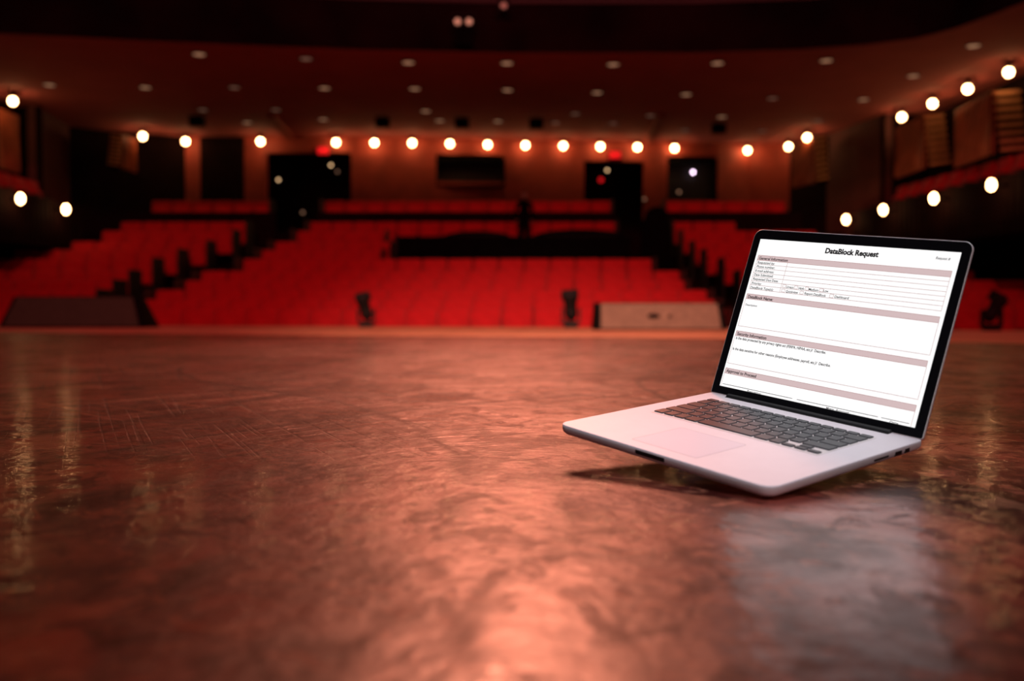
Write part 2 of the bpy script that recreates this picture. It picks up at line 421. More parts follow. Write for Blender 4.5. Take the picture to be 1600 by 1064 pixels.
# back wall in pieces
def wseg(name, pa, Ya, pb, Yb, m, z0=1.0, z1=ZC, t=.2):
    bm = bmesh.new(); wall_quad(bm, P(pa, Ya), P(pb, Yb), z0, z1, t); return struct(name, bm, m)
zdoor = at(960, 256, 30.3).z
wseg('wall_back', 555, 28.95, 682, 29.2, M['wall_wood'])
wseg('wall_back_middle', 788, 29.35, 912, 29.6, M['wall_wood'])
wseg('wall_back_right', 1006, 29.8, 1042, 29.85, M['wall_wood'])
wseg('wall_back_right_end', 1120, 30.0, 1170, 30.35, M['wall_wood'])
wseg('wall_back_corner', 1170, 30.4, 1232, 29.9, M['wall_wood'])
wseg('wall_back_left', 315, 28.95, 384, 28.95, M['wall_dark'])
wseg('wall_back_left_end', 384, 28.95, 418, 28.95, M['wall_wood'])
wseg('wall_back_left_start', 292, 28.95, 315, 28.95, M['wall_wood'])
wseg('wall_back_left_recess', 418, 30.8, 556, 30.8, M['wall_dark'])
bm = bmesh.new(); wall_quad(bm, P(418, 28.95), P(419, 30.9), 1, ZC, .1); wall_quad(bm, P(555, 28.95), P(556, 30.9), 1, ZC, .1); struct('wall_back_return', bm, M['wall_wood'])
# heads and sills over openings
bm = bmesh.new(); wall_quad(bm, P(682, 29.2), P(788, 29.35), at(735, 249, 30.2).z, ZC); wall_quad(bm, P(682, 29.2), P(788, 29.35), 1, at(735, 290, 30.2).z); struct('wall_back_booth', bm, M['wall_wood'])
bm = bmesh.new(); wall_quad(bm, P(912, 29.6), P(1006, 29.8), zdoor, ZC); struct('wall_back_door_head', bm, M['wall_wood'])
bm = bmesh.new(); wall_quad(bm, P(418, 28.97), P(556, 28.97), at(500, 246, 29.9).z, ZC); struct('wall_back_left_head', bm, M['wall_wood'])
bm = bmesh.new(); wall_quad(bm, P(1042, 29.85), P(1120, 30.0), at(1080, 250, 30.7).z, ZC); wall_quad(bm, P(1042, 29.85), P(1120, 30.0), 1, at(1080, 318, 30.7).z); struct('wall_back_booth_right', bm, M['wall_wood'])
# control booth window
def window(name, pa, pb, Y, ya, yb, depth=.3):
    o = bpy.data.objects.new(name, None); C.objects.link(o); o['kind'] = 'structure'
    A, B = at(pa, yb, Y), at(pb, ya, Y); o.location = ((A.x + B.x) / 2, Y, A.z)
    wd, h = B.x - A.x, B.z - A.z
    bm = bmesh.new(); box(bm, -wd / 2, wd / 2, depth - .02, depth, 0, h); mesh_obj('glass', bm, M['glass_dark'], o)
    bm = bmesh.new()
    box(bm, -wd / 2 - .06, -wd / 2, 0, depth, -.06, h + .06); box(bm, wd / 2, wd / 2 + .06, 0, depth, -.06, h + .06)
    box(bm, -wd / 2, wd / 2, 0, depth, h, h + .06); box(bm, -wd / 2, wd / 2, 0, depth, -.06, 0)
    mesh_obj('window_frame', bm, M['black'], o)
    return o
window('window_1', 684, 786, 29.2, 251, 289)
window('window_2', 1044, 1118, 29.9, 252, 316)
def door(name, pa, pb, Y, ytop):
    o = bpy.data.objects.new(name, None); C.objects.link(o); o['kind'] = 'structure'
    A, B = at(pa, ytop, Y), at(pb, ytop, Y); o.location = ((A.x + B.x) / 2, Y, ZF)
    wd, h = B.x - A.x, A.z - ZF
    for s in (-1, 1):
        bm = bmesh.new(); rbox(bm, min(s * .01, s * wd / 2), max(s * .01, s * wd / 2), 0, .05, 0, h, .008)
        d = mesh_obj('door_leaf', bm, M['wall_dark'], o)
        bm = bmesh.new(); cyl(bm, (s * .12, -.06, h * .42), (s * .12, -.06, h * .55), .015); mesh_obj('door_handle', bm, M['fascia_trim'], d)
    return o
door('door_1', 470, 553, 30.6, 249)
door('door_2', 915, 1004, 30.9, 257)
# right side wall, piers and gallery
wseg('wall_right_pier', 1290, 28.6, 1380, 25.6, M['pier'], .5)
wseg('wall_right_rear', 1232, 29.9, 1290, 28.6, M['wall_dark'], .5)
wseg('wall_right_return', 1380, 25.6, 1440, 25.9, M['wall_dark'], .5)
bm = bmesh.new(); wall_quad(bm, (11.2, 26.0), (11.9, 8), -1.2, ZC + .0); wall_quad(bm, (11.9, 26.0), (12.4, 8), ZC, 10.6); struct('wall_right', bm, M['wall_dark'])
# left
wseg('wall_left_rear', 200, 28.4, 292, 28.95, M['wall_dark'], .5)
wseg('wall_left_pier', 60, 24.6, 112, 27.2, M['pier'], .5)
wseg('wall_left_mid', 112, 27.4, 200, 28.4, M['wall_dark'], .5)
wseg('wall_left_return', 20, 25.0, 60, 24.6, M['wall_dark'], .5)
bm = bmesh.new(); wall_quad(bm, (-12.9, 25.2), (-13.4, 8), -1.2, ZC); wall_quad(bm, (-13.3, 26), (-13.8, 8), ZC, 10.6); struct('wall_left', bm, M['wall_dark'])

# side galleries: parapet, slab
def gallery(nm, pts, side, zt):
    bm = bmesh.new()
    for a, b in zip(pts, pts[1:]):
        wall_quad(bm, a, b, zt - 1.1, zt, .12)
    o = struct('wall_%s_parapet' % nm, bm, M['wall_dark'])
    bm = bmesh.new()
    far = [(p[0] + side * 2.0, p[1]) for p in pts]
    prism(bm, list(pts) + far[::-1], zt - 1.15, zt - .85)
    struct('floor_%s_gallery' % nm, bm, M['carpet'])
    bm = bmesh.new()
    for a, b in zip(pts, pts[1:]):
        a2, b2 = Vector(a), Vector(b)
        nrib = int((b2 - a2).length / .22)
        for k in range(nrib):
            p = a2.lerp(b2, (k + .5) / nrib)
            cyl(bm, (p.x, p.y, zt - 1.1), (p.x, p.y, zt - .04), .035, seg=6)
    struct('trim_%s_parapet_ribs' % nm, bm, M['wall_dark'])
gallery('right', [(9.25, 26.2), (9.35, 23.7), (9.55, 21.3), (9.75, 19.1), (10.3, 13)], 1, 2.95)
gallery('left', [(-11.15, 25.0), (-11.12, 23.6), (-11.05, 21.3), (-11.4, 14)], -1, 2.95)

# gallery seats
gal = {'right': [(10.05 + (25.6 - y) * .075, y) for y in [25.3 - .66 * k for k in range(11)]],
       'left': [(-11.9, y) for y in [24.2 - .66 * k for k in range(6)]]}
for side, pts in gal.items():
    pts = [q for q in pts if -40 < 800 + F * q[0] / q[1] < 1640]
    for k, (x, y) in enumerate(pts):
        o = copy_tree(seat_src); 
        for ch in list(o.children):
            if ch.name.startswith('end_panel'): bpy.data.objects.remove(ch)
        o.location = (x, y, 2.56)
        o.rotation_euler.z = math.radians(-90 if side == 'right' else 90)
        o['label'] = 'red seat in the %s side gallery, %s from its far end' % (side, 'first' if k == 0 else ORD[k])
        o['category'] = 'seat'; o['group'] = 'red seats in the %s side gallery' % side

# ------------------------------------------------------------------ acoustic fan panels on the side walls
def fan_panel(label, px0, pxm, px1, ytop, ybot, Y0, Ym, Y1):
    t = thing('acoustic_wall_panel', label, 'wall panel', (0, 0, 0), 0, 'folded wooden panels on the side walls')
    A, Bm, D = P(px0, Y0), P(pxm, Ym), P(px1, Y1)
    zt = at(pxm, ytop, Ym).z; zb = at(pxm, ybot, Ym).z
    t.location = (Bm[0], Bm[1], zb)
    off = Vector((Bm[0], Bm[1], zb))
    bm = bmesh.new(); wall_quad(bm, A, Bm, zb, zt, .06)
    # shallow diagonal flutes
    a, b = Vector(A), Vector(Bm)
    for k in range(7):
        f = (k + .5) / 7
        p = a.lerp(b, f); q = a.lerp(b, max(0, f - .35))
        cyl(bm, (p.x * .998, p.y * .998, zt - .02), (q.x * .998, q.y * .998, zb + .02), .02, seg=6)
    bm.transform(Matrix.Translation(-off)); mesh_obj('fluted_board', bm, M['panel_wood'], t)
    bm = bmesh.new(); wall_quad(bm, Bm, D, zb, zt, .05)
    bm.transform(Matrix.Translation(-off)); mesh_obj('backing_board', bm, M['wall_dark'], t)
    b, d = Vector(Bm), Vector(D)
    ns = 8
    for k in range(ns):
        z = zt - .08 - (zt - zb - .16) * k / (ns - 1)
        bm = bmesh.new()
        s0, s1 = b.lerp(d, .05 + .25 * k / ns) * .996, b.lerp(d, .70 + .25 * k / ns) * .996
        e = Vector((s1.x - s0.x, s1.y - s0.y, 0)).normalized(); nn = Vector((-e.y, e.x, 0)) * .05
        p0, p1 = Vector((s0.x, s0.y, z - .03)), Vector((s1.x, s1.y, z + .05))
        vs = [bm.verts.new(v - off) for v in (p0 - nn, p1 - nn, p1 + nn, p0 + nn)]
        vt = [bm.verts.new(v - off + Vector((0, 0, .07))) for v in (p0 - nn, p1 - nn, p1 + nn, p0 + nn)]
        bm.faces.new(vs); bm.faces.new(vt)
        for j in range(4): bm.faces.new((vs[j], vs[(j + 1) % 4], vt[(j + 1) % 4], vt[j]))
        mesh_obj('slat', bm, M['slat_wood'], t)
    return t
fan_panel('folded wooden wall panel with pale slats right of the brown pier, above the right gallery', 1396, 1440, 1482, 180, 262, 25.2, 23.4, 23.6)
fan_panel('large folded wooden wall panel with pale slats at the right edge of the frame', 1488, 1545, 1604, 142, 240, 22.6, 20.6, 20.9)
fan_panel('narrow folded wooden wall panel where back wall meets right wall', 1236, 1270, 1292, 214, 285, 28.8, 27.6, 27.9)
fan_panel('narrow folded wooden wall panel where back wall meets left wall', 216, 194, 172, 210, 262, 27.9, 27.0, 27.4)
fan_panel('folded wooden wall panel at the left edge, below a glowing lamp', 34, 2, -40, 168, 262, 24.2, 23.2, 22.8)

# ------------------------------------------------------------------ glowing wall lamps
def make_lamp():
    t = thing('wall_lamp', '', 'lamp')
    bm = bmesh.new(); ball(bm, (0, 0, 0), .085, 20, sz=1.05); mesh_obj('bulb', bm, M['bulb'], t, smooth=True)
    bm = bmesh.new(); cyl(bm, (0, 0, .075), (0, 0, .10), .13, .10); cyl(bm, (0, 0, .13), (0, 0, .20), .055, .055); mesh_obj('lamp_socket', bm, M['black_metal'], t)
    return t
lamp_src = make_lamp(); first = True
ZL = 5.27
row = [(407, 221), (525, 222.5), (585, 223), (644, 223.5), (703, 224.5), (762, 226), (821, 227), (880, 228), (938, 229), (996, 230), (1054, 231.5), (1168, 235)]
def put_lamp(p, label, group):
    global first
    o = lamp_src if first else copy_tree(lamp_src); first = False
    o.location = p; o['label'] = label; o['category'] = 'lamp'; o['group'] = group
for k, (px, py) in enumerate(row):
    m = len(row)
    pos = ('leftmost' if k == 0 else ORD[k] + ' from the left') if k < m / 2 else ('rightmost' if k == m - 1 else ORD[m - 1 - k] + ' from the right')
    put_lamp(at_z(px, py, ZL), 'glowing round bulb above the back wall, %s in the straight row' % pos, 'glowing bulbs above the back wall')
for px, py, lab in [(1232, 229, 'glowing round bulb at the back right corner, lower of the close pair'), (1261, 215, 'glowing round bulb at the back right corner, upper of the close pair'),
                    (1409, 183, 'glowing bulb on the upper right wall beside the brown pier'), (1457, 162, 'glowing bulb on the upper right wall, second from the brown pier'),
                    (1512, 139, 'glowing bulb on the upper right wall, third from the brown pier'), (1576, 113, 'glowing bulb on the upper right wall nearest the right edge'),
                    (20, 158, 'glowing bulb on the upper left wall at the left edge'), (223, 213, 'glowing bulb in the back left corner beside the slatted panel'),
                    (290, 221, 'glowing bulb in the back left corner, second from the slatted panel')]:
    put_lamp(at_z(px, py, ZL), lab, 'glowing bulbs on the upper side walls')
def gal_lamp(p, label, group, side):
    t = thing('gallery_lamp', label, 'lamp', p, 0, group)
    bm = bmesh.new(); ball(bm, (0, 0, 0), .07, 20, sz=1.5); mesh_obj('bulb', bm, M['bulb'], t, smooth=True)
    bm = bmesh.new(); cyl(bm, (0, 0, 0), (side * .30, 0, 0), .025, .04); mesh_obj('bracket', bm, M['black_metal'], t)
ZG = 2.72
for px, py, lab in [(1322, 343, 'oval glowing lamp on the right gallery front, farthest of four'), (1380, 328, 'oval glowing lamp on the right gallery front, second from the far end'),
                    (1459, 310, 'oval glowing lamp on the right gallery front, third from the far end'), (1549, 289, 'oval glowing lamp on the right gallery front, nearest the right edge')]:
    gal_lamp(at_z(px, py, ZG), lab, 'lamps on the right gallery front', 1)
for px, py, lab in [(32, 310.5, 'oval glowing lamp on the left gallery front, nearer the left edge'), (103, 327, 'oval glowing lamp on the left gallery front, nearer the seats')]:
    gal_lamp(at_z(px, py, ZG), lab, 'lamps on the left gallery front', -1)

# ------------------------------------------------------------------ recessed downlights
DL = {'frontmost row': [(311, 84), (478, 91), (638, 97), (792, 98), (958, 100), (1121, 98), (1291, 94), (1521, 71)],
      'second row': [(77, 132), (227, 136), (366, 136), (507, 137), (648, 138), (793, 140), (933, 144), (1072, 147), (1207, 153), (1427, 118)],
      'third row': [(317, 171), (431, 171), (665, 173), (899, 177), (1016, 180), (1128, 182), (1278, 188), (1349, 155)],
      'rearmost row': [(386, 191), (505, 186), (687, 188), (778, 189), (868, 191), (958, 192), (1070, 203), (1191, 204)]}
faint = {(366, 136), (317, 171), (431, 171), (1016, 180), (1278, 188), (868, 191), (958, 192), (1070, 203), (1191, 204), (478, 91), (1207, 153), (899, 177)}
def make_dl(m):
    t = thing('downlight', '', 'downlight')
    bm = bmesh.new(); cyl(bm, (0, 0, -.012), (0, 0, -.002), .125, .125, 20); mesh_obj('diffuser', bm, m, t)
    bm = bmesh.new()
    bmesh.ops.create_circle(bm, segments=20, radius=.16); 
    r = bmesh.ops.extrude_face_region(bm, geom=bm.edges[:])
    vs = [v for v in r['geom'] if isinstance(v, bmesh.types.BMVert)]
    for v in vs: v.co.x *= .78; v.co.y *= .78; v.co.z -= .02
    mesh_obj('trim_ring', bm, M['fascia_trim'], t)
    return t
src = {False: make_dl(M['downlight']), True: make_dl(M['downlight_faint'])}; usd = {False: False, True: False}
for rn, pts in DL.items():
    pts.sort()
    for k, (px, py) in enumerate(pts):
        f = (px, py) in faint
        o = src[f] if not usd[f] else copy_tree(src[f]); usd[f] = True
        o.location = at_z(px, py, ZC)
        m = len(pts)
        pos = ('leftmost' if k == 0 else ORD[k] + ' from left') if k < m / 2 else ('rightmost' if k == m - 1 else ORD[m - 1 - k] + ' from right')
        o['label'] = '%s round downlight in the low ceiling, %s in the %s' % ('very faint' if f else 'dim', pos, rn)
        o['category'] = 'downlight'; o['group'] = 'downlights in the %s of the low ceiling' % rn

# black ceiling boxes (loudspeakers)
for k, (px, py, lab) in enumerate([(308, 184, 'black box under the ceiling above the left seats'), (598, 186, 'black box under the ceiling, leftmost of the three in the centre'),
                    (722, 187, 'black box under the ceiling, middle of the three in the centre'), (838, 188, 'black box under the ceiling, rightmost of the three in the centre'),
                    (1123, 196, 'black box under the ceiling above the right aisle')]):
    p = at_z(px, py - 6, ZC)
    t = thing('ceiling_speaker', lab, 'loudspeaker', p, 0, 'black boxes under the low ceiling')
    bm = bmesh.new(); rbox(bm, -.19, .19, -.14, .14, -.32, -.07, .02); mesh_obj('cabinet', bm, M['black'], t)
    bm = bmesh.new(); cyl(bm, (0, 0, -.08), (0, 0, 0), .02); mesh_obj('mounting_stem', bm, M['black_metal'], t)

# exit signs (red glow, nothing readable)
for px, py, Y, lab in [(505, 235, 28.9, 'small red glowing sign above the dark left doorway'), (961, 242, 29.55, 'small red glowing sign above the dark right doorway')]:
    p = at(px, py, Y)
    t = thing('lit_sign', lab, 'sign', p, 0, 'red lit signs above the doorways')
    bm = bmesh.new(); rbox(bm, -.19, .19, 0, .26, -.12, .12, .01); mesh_obj('sign_housing', bm, M['black_metal'], t)
    bm = bmesh.new(); box(bm, -.165, .165, -.008, 0, -.10, .10); mesh_obj('sign_face', bm, M['sign_red'], t)

# small point lamps seen as discs
for px, py, Y, m, r, back, lab in [(1083, 269, 30.0, 'white_led', .035, 30.2, 'tiny pinkish white lamp in the dark booth on the right'),
                             (435, 281, 30.5, 'dim_lamp', .034, 30.82, 'tiny amber lamp on the dark wall left of the doorway'),
                             (517, 258, 30.3, 'dim_lamp', .034, 30.62, 'tiny pale lamp inside the dark left doorway, upper of two'),
                             (527, 268, 30.3, 'dim_fascia', .034, 30.62, 'tiny faint lamp inside the dark left doorway, lower of two'),
                             (949, 266, 30.6, 'dim_lamp', .034, 30.92, 'tiny pale lamp inside the dark right doorway'),
                             (939, 281, 30.6, 'sign_red', .07, 30.92, 'tiny red lamp inside the dark right doorway'),
                             (1061, 300, 29.9, 'dim_fascia', .04, 30.2, 'tiny amber lamp low in the dark right booth'),
                             (1007, 311, 29.55, 'dim_fascia', .034, 29.85, 'tiny faint red lamp above the rounded black cover'),
                             (473, 332, 30.3, 'dim_fascia', .04, 30.62, 'tiny amber lamp low beside the left aisle')]:
    t = thing('indicator_lamp', lab, 'lamp', at(px, py, Y))
    bm = bmesh.new(); ball(bm, (0, 0, 0), r, 12); mesh_obj('bulb', bm, M[m], t, smooth=True)
    bm = bmesh.new(); cyl(bm, (0, r * .5, 0), (0, back - Y, 0), r * .6, r * .9, 12); mesh_obj('lamp_holder', bm, M['black_metal'], t)

# lamps on the balcony front
def fascia_lamp(px, py, lab, faintm='dim_fascia'):
    base = at_z(px, 80, ZC); p = at(px, py, base.y - .45)
    t = thing('balcony_spotlight', lab, 'spotlight', p, 0, 'spotlights on the balcony front')
    bm = bmesh.new(); cyl(bm, (0, .32, .05), (0, 0, 0), .075, .085, 16); mesh_obj('lamp_body', bm, M['black_metal'], t)
    bm = bmesh.new(); cyl(bm, (0, -.005, 0), (0, -.02, 0), .06, .06, 16); mesh_obj('lens', bm, M[faintm], t)
    bm = bmesh.new(); box(bm, -.105, -.09, .05, .10, -.03, .16); box(bm, .09, .105, .05, .10, -.03, .16); box(bm, -.105, .105, .05, .42, .15, .17); mesh_obj('bracket', bm, M['black_metal'], t)
fascia_lamp(715, 34, 'small dim spotlight on the dark balcony front, left of the close pair')
fascia_lamp(733, 34, 'small dim spotlight on the dark balcony front, right of the close pair')
fascia_lamp(1338, 19, 'small faint spotlight on the dark balcony front at the right')
fascia_lamp(787, 9, 'very faint spotlight on the balcony rail right of the close pair', 'downlight_faint')
p0 = at_z(725, 80, ZC)
t = thing('hanging_cabinet', 'tall black cabinet on the balcony front below two dim spotlights', 'loudspeaker', (p0.x, p0.y - .15, ZC + .06))
bm = bmesh.new(); rbox(bm, -.18, .18, -.18, .04, 0, .30, .02); mesh_obj('cabinet', bm, M['black'], t)
bm = bmesh.new(); box(bm, -.15, .15, -.19, -.182, .03, .27); mesh_obj('grille', bm, M['cloth_black'], t)

# ------------------------------------------------------------------ mixing position and draped equipment
iz = tops[6] - SEAT_H
t = thing('mixing_desk', 'long black draped mixing desk across the middle of the centre seats', 'desk', (at(795, 400, 23.4).x, 23.5, iz))
xl, xr = at(620, 400, 23.4).x - t.location.x, at(985, 400, 23.4).x - t.location.x
zt = at(800, 372, 23.4).z - iz
bm = bmesh.new(); box(bm, xl, xr, -.05, .85, 0, zt); mesh_obj('black_drape', bm, M['cloth_black'], t)
bm = bmesh.new(); rbox(bm, xl - .04, xr + .04, -.1, .9, zt, zt + .05, .015); mesh_obj('desk_top', bm, M['black'], t)
for pa, pb, yt, lab in [(690, 800, 360, 'low rounded black cover on the mixing desk, left of the dark figure'), (830, 985, 357, 'wide rounded black cover on the mixing desk, right of the dark figure')]:
    A, B = at(pa, 372, 23.7), at(pb, 372, 23.7); h = at(800, yt, 23.7).z - (iz + zt + .05)
    t2 = thing('covered_console', lab, 'equipment cover', ((A.x + B.x) / 2, 23.85, iz + zt + .05), 0, 'black covers on the mixing desk')
    bm = bmesh.new(); ball(bm, (0, 0, 0), 1, 24, sx=(B.x - A.x) / 2, sy=.38, sz=h)
    bmesh.ops.bisect_plane(bm, geom=bm.verts[:] + bm.edges[:] + bm.faces[:], plane_co=(0, 0, .001), plane_no=(0, 0, -1), clear_outer=True)
    bmesh.ops.contextual_create(bm, geom=[e for e in bm.edges if e.is_boundary])
    mesh_obj('dust_cover', bm, M['cloth_black'], t2, smooth=True)
    bm = bmesh.new(); w_ = (B.x - A.x) / 2
    rbox(bm, -.7 * w_, .7 * w_, -.40, -.33, 0, .03, .01)
    mesh_obj('front_rail', bm, M['black_metal'], t2)
# draped rack in the right aisle
A, B = at(1000, 420, 23.6), at(1052, 420, 23.6)
zb = tops[6] - SEAT_H; ztop = at(1020, 322, 23.6).z
t = thing('covered_rack', 'tall round-topped black draped rack in the right aisle', 'equipment cover', ((A.x + B.x) / 2, 23.6, zb))
bm = bmesh.new(); hw = (B.x - A.x) / 2
prof = [(1.0, 0), (.98, .3), (.93, .6), (.85, .8), (.66, .93), (.35, .985), (.0, 1.0)]
rings = []
for rr, hh in prof[:-1]:
    rings.append([bm.verts.new((rr * hw * (1 + .05 * math.sin(6 * th)) * math.cos(th), rr * .36 * math.sin(th), hh * (ztop - zb))) for th in [2 * PI * k / 28 for k in range(28)]])
tv = bm.verts.new((0, 0, ztop - zb))
for a_, b_ in zip(rings, rings[1:]):
    for k in range(28): bm.faces.new((a_[k], a_[(k + 1) % 28], b_[(k + 1) % 28], b_[k]))
for k in range(28): bm.faces.new((rings[-1][k], rings[-1][(k + 1) % 28], tv))
bm.faces.new(rings[0][::-1])
mesh_obj('drape', bm, M['cloth_black'], t, smooth=True)
bm = bmesh.new(); box(bm, -hw * 1.02, hw * 1.02, -.38, .38, 0, .05); mesh_obj('base_board', bm, M['black'], t)

# ------------------------------------------------------------------ standing figure behind the desk
def skin_mesh(name, verts, edges, radii, m, parent, sub=2):
    me = bpy.data.meshes.new(name); me.from_pydata(verts, edges, []); me.materials.append(m)
    o = bpy.data.objects.new(name, me); C.objects.link(o); o.parent = parent
    o.modifiers.new('skin', 'SKIN'); 
    sv = me.skin_vertices[0].data if me.skin_vertices else None
    if sv is None:
        return o
    for i, r in enumerate(radii): sv[i].radius = (r, r) if not isinstance(r, tuple) else r
    sv[0].use_root = True
    s = o.modifiers.new('sub', 'SUBSURF'); s.levels = sub; s.render_levels = sub
    return o
py_ = 25.93
pz = tops[9] - SEAT_H
t = thing('person', 'person in dark clothes standing between the mixing desk and the rear seats', 'person', (at(819, 340, py_).x, py_, pz))
HT = 1.74
V = [(0, 0, .93), (0, 0, 1.10), (0, 0, 1.30), (0, 0, 1.44), (0, -.005, 1.51), (0, -.01, 1.60), (0, -.012, 1.70),
     (.10, 0, .88), (.11, -.01, .50), (.115, .01, .09), (.125, -.12, .04), (-.10, 0, .88), (-.11, -.01, .50), (-.115, .01, .09), (-.125, -.12, .04),
     (.19, 0, 1.42), (.24, .03, 1.15), (.21, -.12, .95), (-.19, 0, 1.42), (-.24, .03, 1.15), (-.21, -.12, .95)]
Ed = [(0, 1), (1, 2), (2, 3), (3, 4), (4, 5), (5, 6), (0, 7), (7, 8), (8, 9), (9, 10), (0, 11), (11, 12), (12, 13), (13, 14), (3, 15), (15, 16), (16, 17), (3, 18), (18, 19), (19, 20)]
Rr = [(.15, .11), (.14, .10), (.16, .11), (.12, .09), .055, .085, .085, .09, .065, .045, .04, .09, .065, .045, .04, .06, .045, .032, .06, .045, .032]
try:
    body = skin_mesh('body', V, Ed, Rr, M['cloth_black'], t)
except Exception as ex:
    print('skin failed', ex)
bm = bmesh.new(); ball(bm, (0, -.055, 1.64), .082, 16, sx=.9, sy=.75, sz=1.2)
ball(bm, (0, -.125, 1.635), .016, 8); mesh_obj('face', bm, M['skin'], t, smooth=True)
bm = bmesh.new(); ball(bm, (0, .0, 1.69), .10, 16, sx=.9, sy=1.0, sz=.9); mesh_obj('hair', bm, M['black'], t, smooth=True)
for s in (-1, 1):
    bm = bmesh.new(); rbox(bm, s * .205 - .035, s * .205 + .035, -.22, -.13, .925, .955, .012)
    for k in range(4):
        cyl(bm, (s * .205 - .027 + k * .018, -.21, .94), (s * .205 - .027 + k * .018, -.28 + abs(k - 1.5) * .012, .925), .009, .007, 8)
    cyl(bm, (s * .205 - s * .032, -.16, .94), (s * .205 - s * .06, -.21, .93), .010, .008, 8)
    mesh_obj('hand', bm, M['skin'], t, smooth=True)

# ------------------------------------------------------------------ wedges at the stage edge
def wedge(label, pxa, pxb, top_a, top_b, ybase, ytop, Y, m, badge):
    A, B = at_z(pxa, ybase, 0), at_z(pxb, ybase, 0)
    Y = (A.y + B.y) / 2 if Y is None else Y
    xa, xb = (pxa - 800) / F * Y, (pxb - 800) / F * Y
    h = at(800, ytop, Y + .3).z
    cx = (xa + xb) / 2
    t = thing('floor_monitor_speaker', label, 'loudspeaker', (cx, Y, 0), 0, 'wedge loudspeakers at the stage edge')
    ta, tb = (top_a - 800) / F * (Y + .3) - cx, (top_b - 800) / F * (Y + .3) - cx
    xa -= cx; xb -= cx
    e = .07
    def slab(x0, x1, x0t, x1t, y0, y1t, yb):
        bm = bmesh.new()
        v = [bm.verts.new(c) for c in ((x0, y0, 0), (x1, y0, 0), (x1, yb, 0), (x0, yb, 0), (x0t, y1t, h), (x1t, y1t, h), (x1t, yb, h), (x0t, yb, h))]
        for f in ((0, 1, 2, 3), (4, 5, 6, 7), (0, 1, 5, 4), (1, 2, 6, 5), (2, 3, 7, 6), (3, 0, 4, 7)): bm.faces.new([v[i] for i in f])
        return bm
    mesh_obj('cabinet', slab(xa, xb, ta, tb, 0, .30, .6), M['black'], t, bevel=.012)
    bm = bmesh.new()
    def fp(u, k, dy): 
        x = (xa + (ta - xa) * k) * (1 - u) + (xb + (tb - xb) * k) * u
        return (x, .30 * k + dy, h * k)
    u0, u1 = e / (xb - xa), 1 - e / (xb - xa)
    q = [fp(u0, .06, -.02), fp(u1, .06, -.02), fp(u1, .97, -.02), fp(u0, .97, -.02)]
    q2 = [fp(u0, .06, .01), fp(u1, .06, .01), fp(u1, .97, .01), fp(u0, .97, .01)]
    a = [bm.verts.new(c) for c in q]; b = [bm.verts.new(c) for c in q2]
    bm.faces.new(a); bm.faces.new(b)
    for i in range(4): bm.faces.new((a[i], a[(i + 1) % 4], b[(i + 1) % 4], b[i]))
    mesh_obj('grille', bm, m, t)
    if badge:
        for u, r_, mm, nm in ((.45, .038, 'black', 'badge'), (.535, .034, 'badge', 'badge_ring'), (.575, .022, 'black_metal', 'badge_dot')):
            bm = bmesh.new(); c = Vector(fp(u, .50, -.026))
            nrm = Vector((0, -h, .30)).normalized()
            cyl(bm, c - nrm * .004, c + nrm * .006, r_, r_, 20)
            for v in bm.verts: v.co.x = c.x + (v.co.x - c.x) * (2.0 if nm == 'badge' else 1.0)
            mesh_obj(nm, bm, M[mm], t)
wedge('wide black wedge speaker with charcoal grille at the left stage edge', -4, 226, 22, 214, 511.5, 463, 13.6, M['grille_dark'], False)
wedge('wide wedge speaker with lit tan grille behind the laptop, at the stage edge', 930, 1136, 930, 1128, 517, 473, 11.9, M['grille_tan'], True)

# ------------------------------------------------------------------ moving-head lights on the stage edge
def moving_head(label, px, Y, tilt, h):
    x = (px - 800) / F * Y
    t = thing('moving_head_light', label, 'stage light', (x, Y, 0), 0, 'moving-head lights on the stage edge')
    k = h / .46
    bm = bmesh.new(); rbox(bm, -.09 * k, .09 * k, -.09 * k, .09 * k, 0, .06 * k, .015)
    mesh_obj('base', bm, M['black_metal'], t)
    bm = bmesh.new(); box(bm, -.125 * k, -.10 * k, -.04 * k, .04 * k, .085 * k, .26 * k); box(bm, .10 * k, .125 * k, -.04 * k, .04 * k, .085 * k, .26 * k); box(bm, -.125 * k, .125 * k, -.05 * k, .05 * k, .058 * k, .09 * k)
    mesh_obj('yoke', bm, M['black_metal'], t)
    mx = Matrix.Translation((0, 0, .22 * k)) @ Matrix.Rotation(tilt, 4, 'Y') @ Matrix.Rotation(math.radians(14), 4, 'X')
    bm = bmesh.new()
    cyl(bm, (0, 0, -.12 * k), (0, 0, -.05 * k), .045 * k, .085 * k, 20)
    cyl(bm, (0, 0, -.05 * k), (0, 0, .06 * k), .085 * k, .075 * k, 20)
    cyl(bm, (0, 0, .06 * k), (0, 0, .22 * k), .075 * k, .10 * k, 20)
    bm.transform(mx); mesh_obj('lamp_head', bm, M['black_metal'], t)
    bm = bmesh.new(); cyl(bm, (0, 0, .218 * k), (0, 0, .228 * k), .088 * k, .088 * k, 20)
    bm.transform(mx); mesh_obj('lens', bm, M['lens'], t)
    bm = bmesh.new(); mx2 = mx
    box(bm, -.11 * k, .11 * k, .10 * k, .108 * k, .13 * k, .26 * k); bm.transform(mx2); mesh_obj('barn_door', bm, M['black_metal'], t)
moving_head('black moving-head light on the stage edge left of centre', 572, 14.1, math.radians(-14), .48)
moving_head('black moving-head light on the stage edge beside the tan wedge speaker', 892, 13.6, math.radians(-3), .50)
moving_head('black tilted moving-head light on the stage edge right of the laptop', 1549, 11.2, math.radians(26), .44)

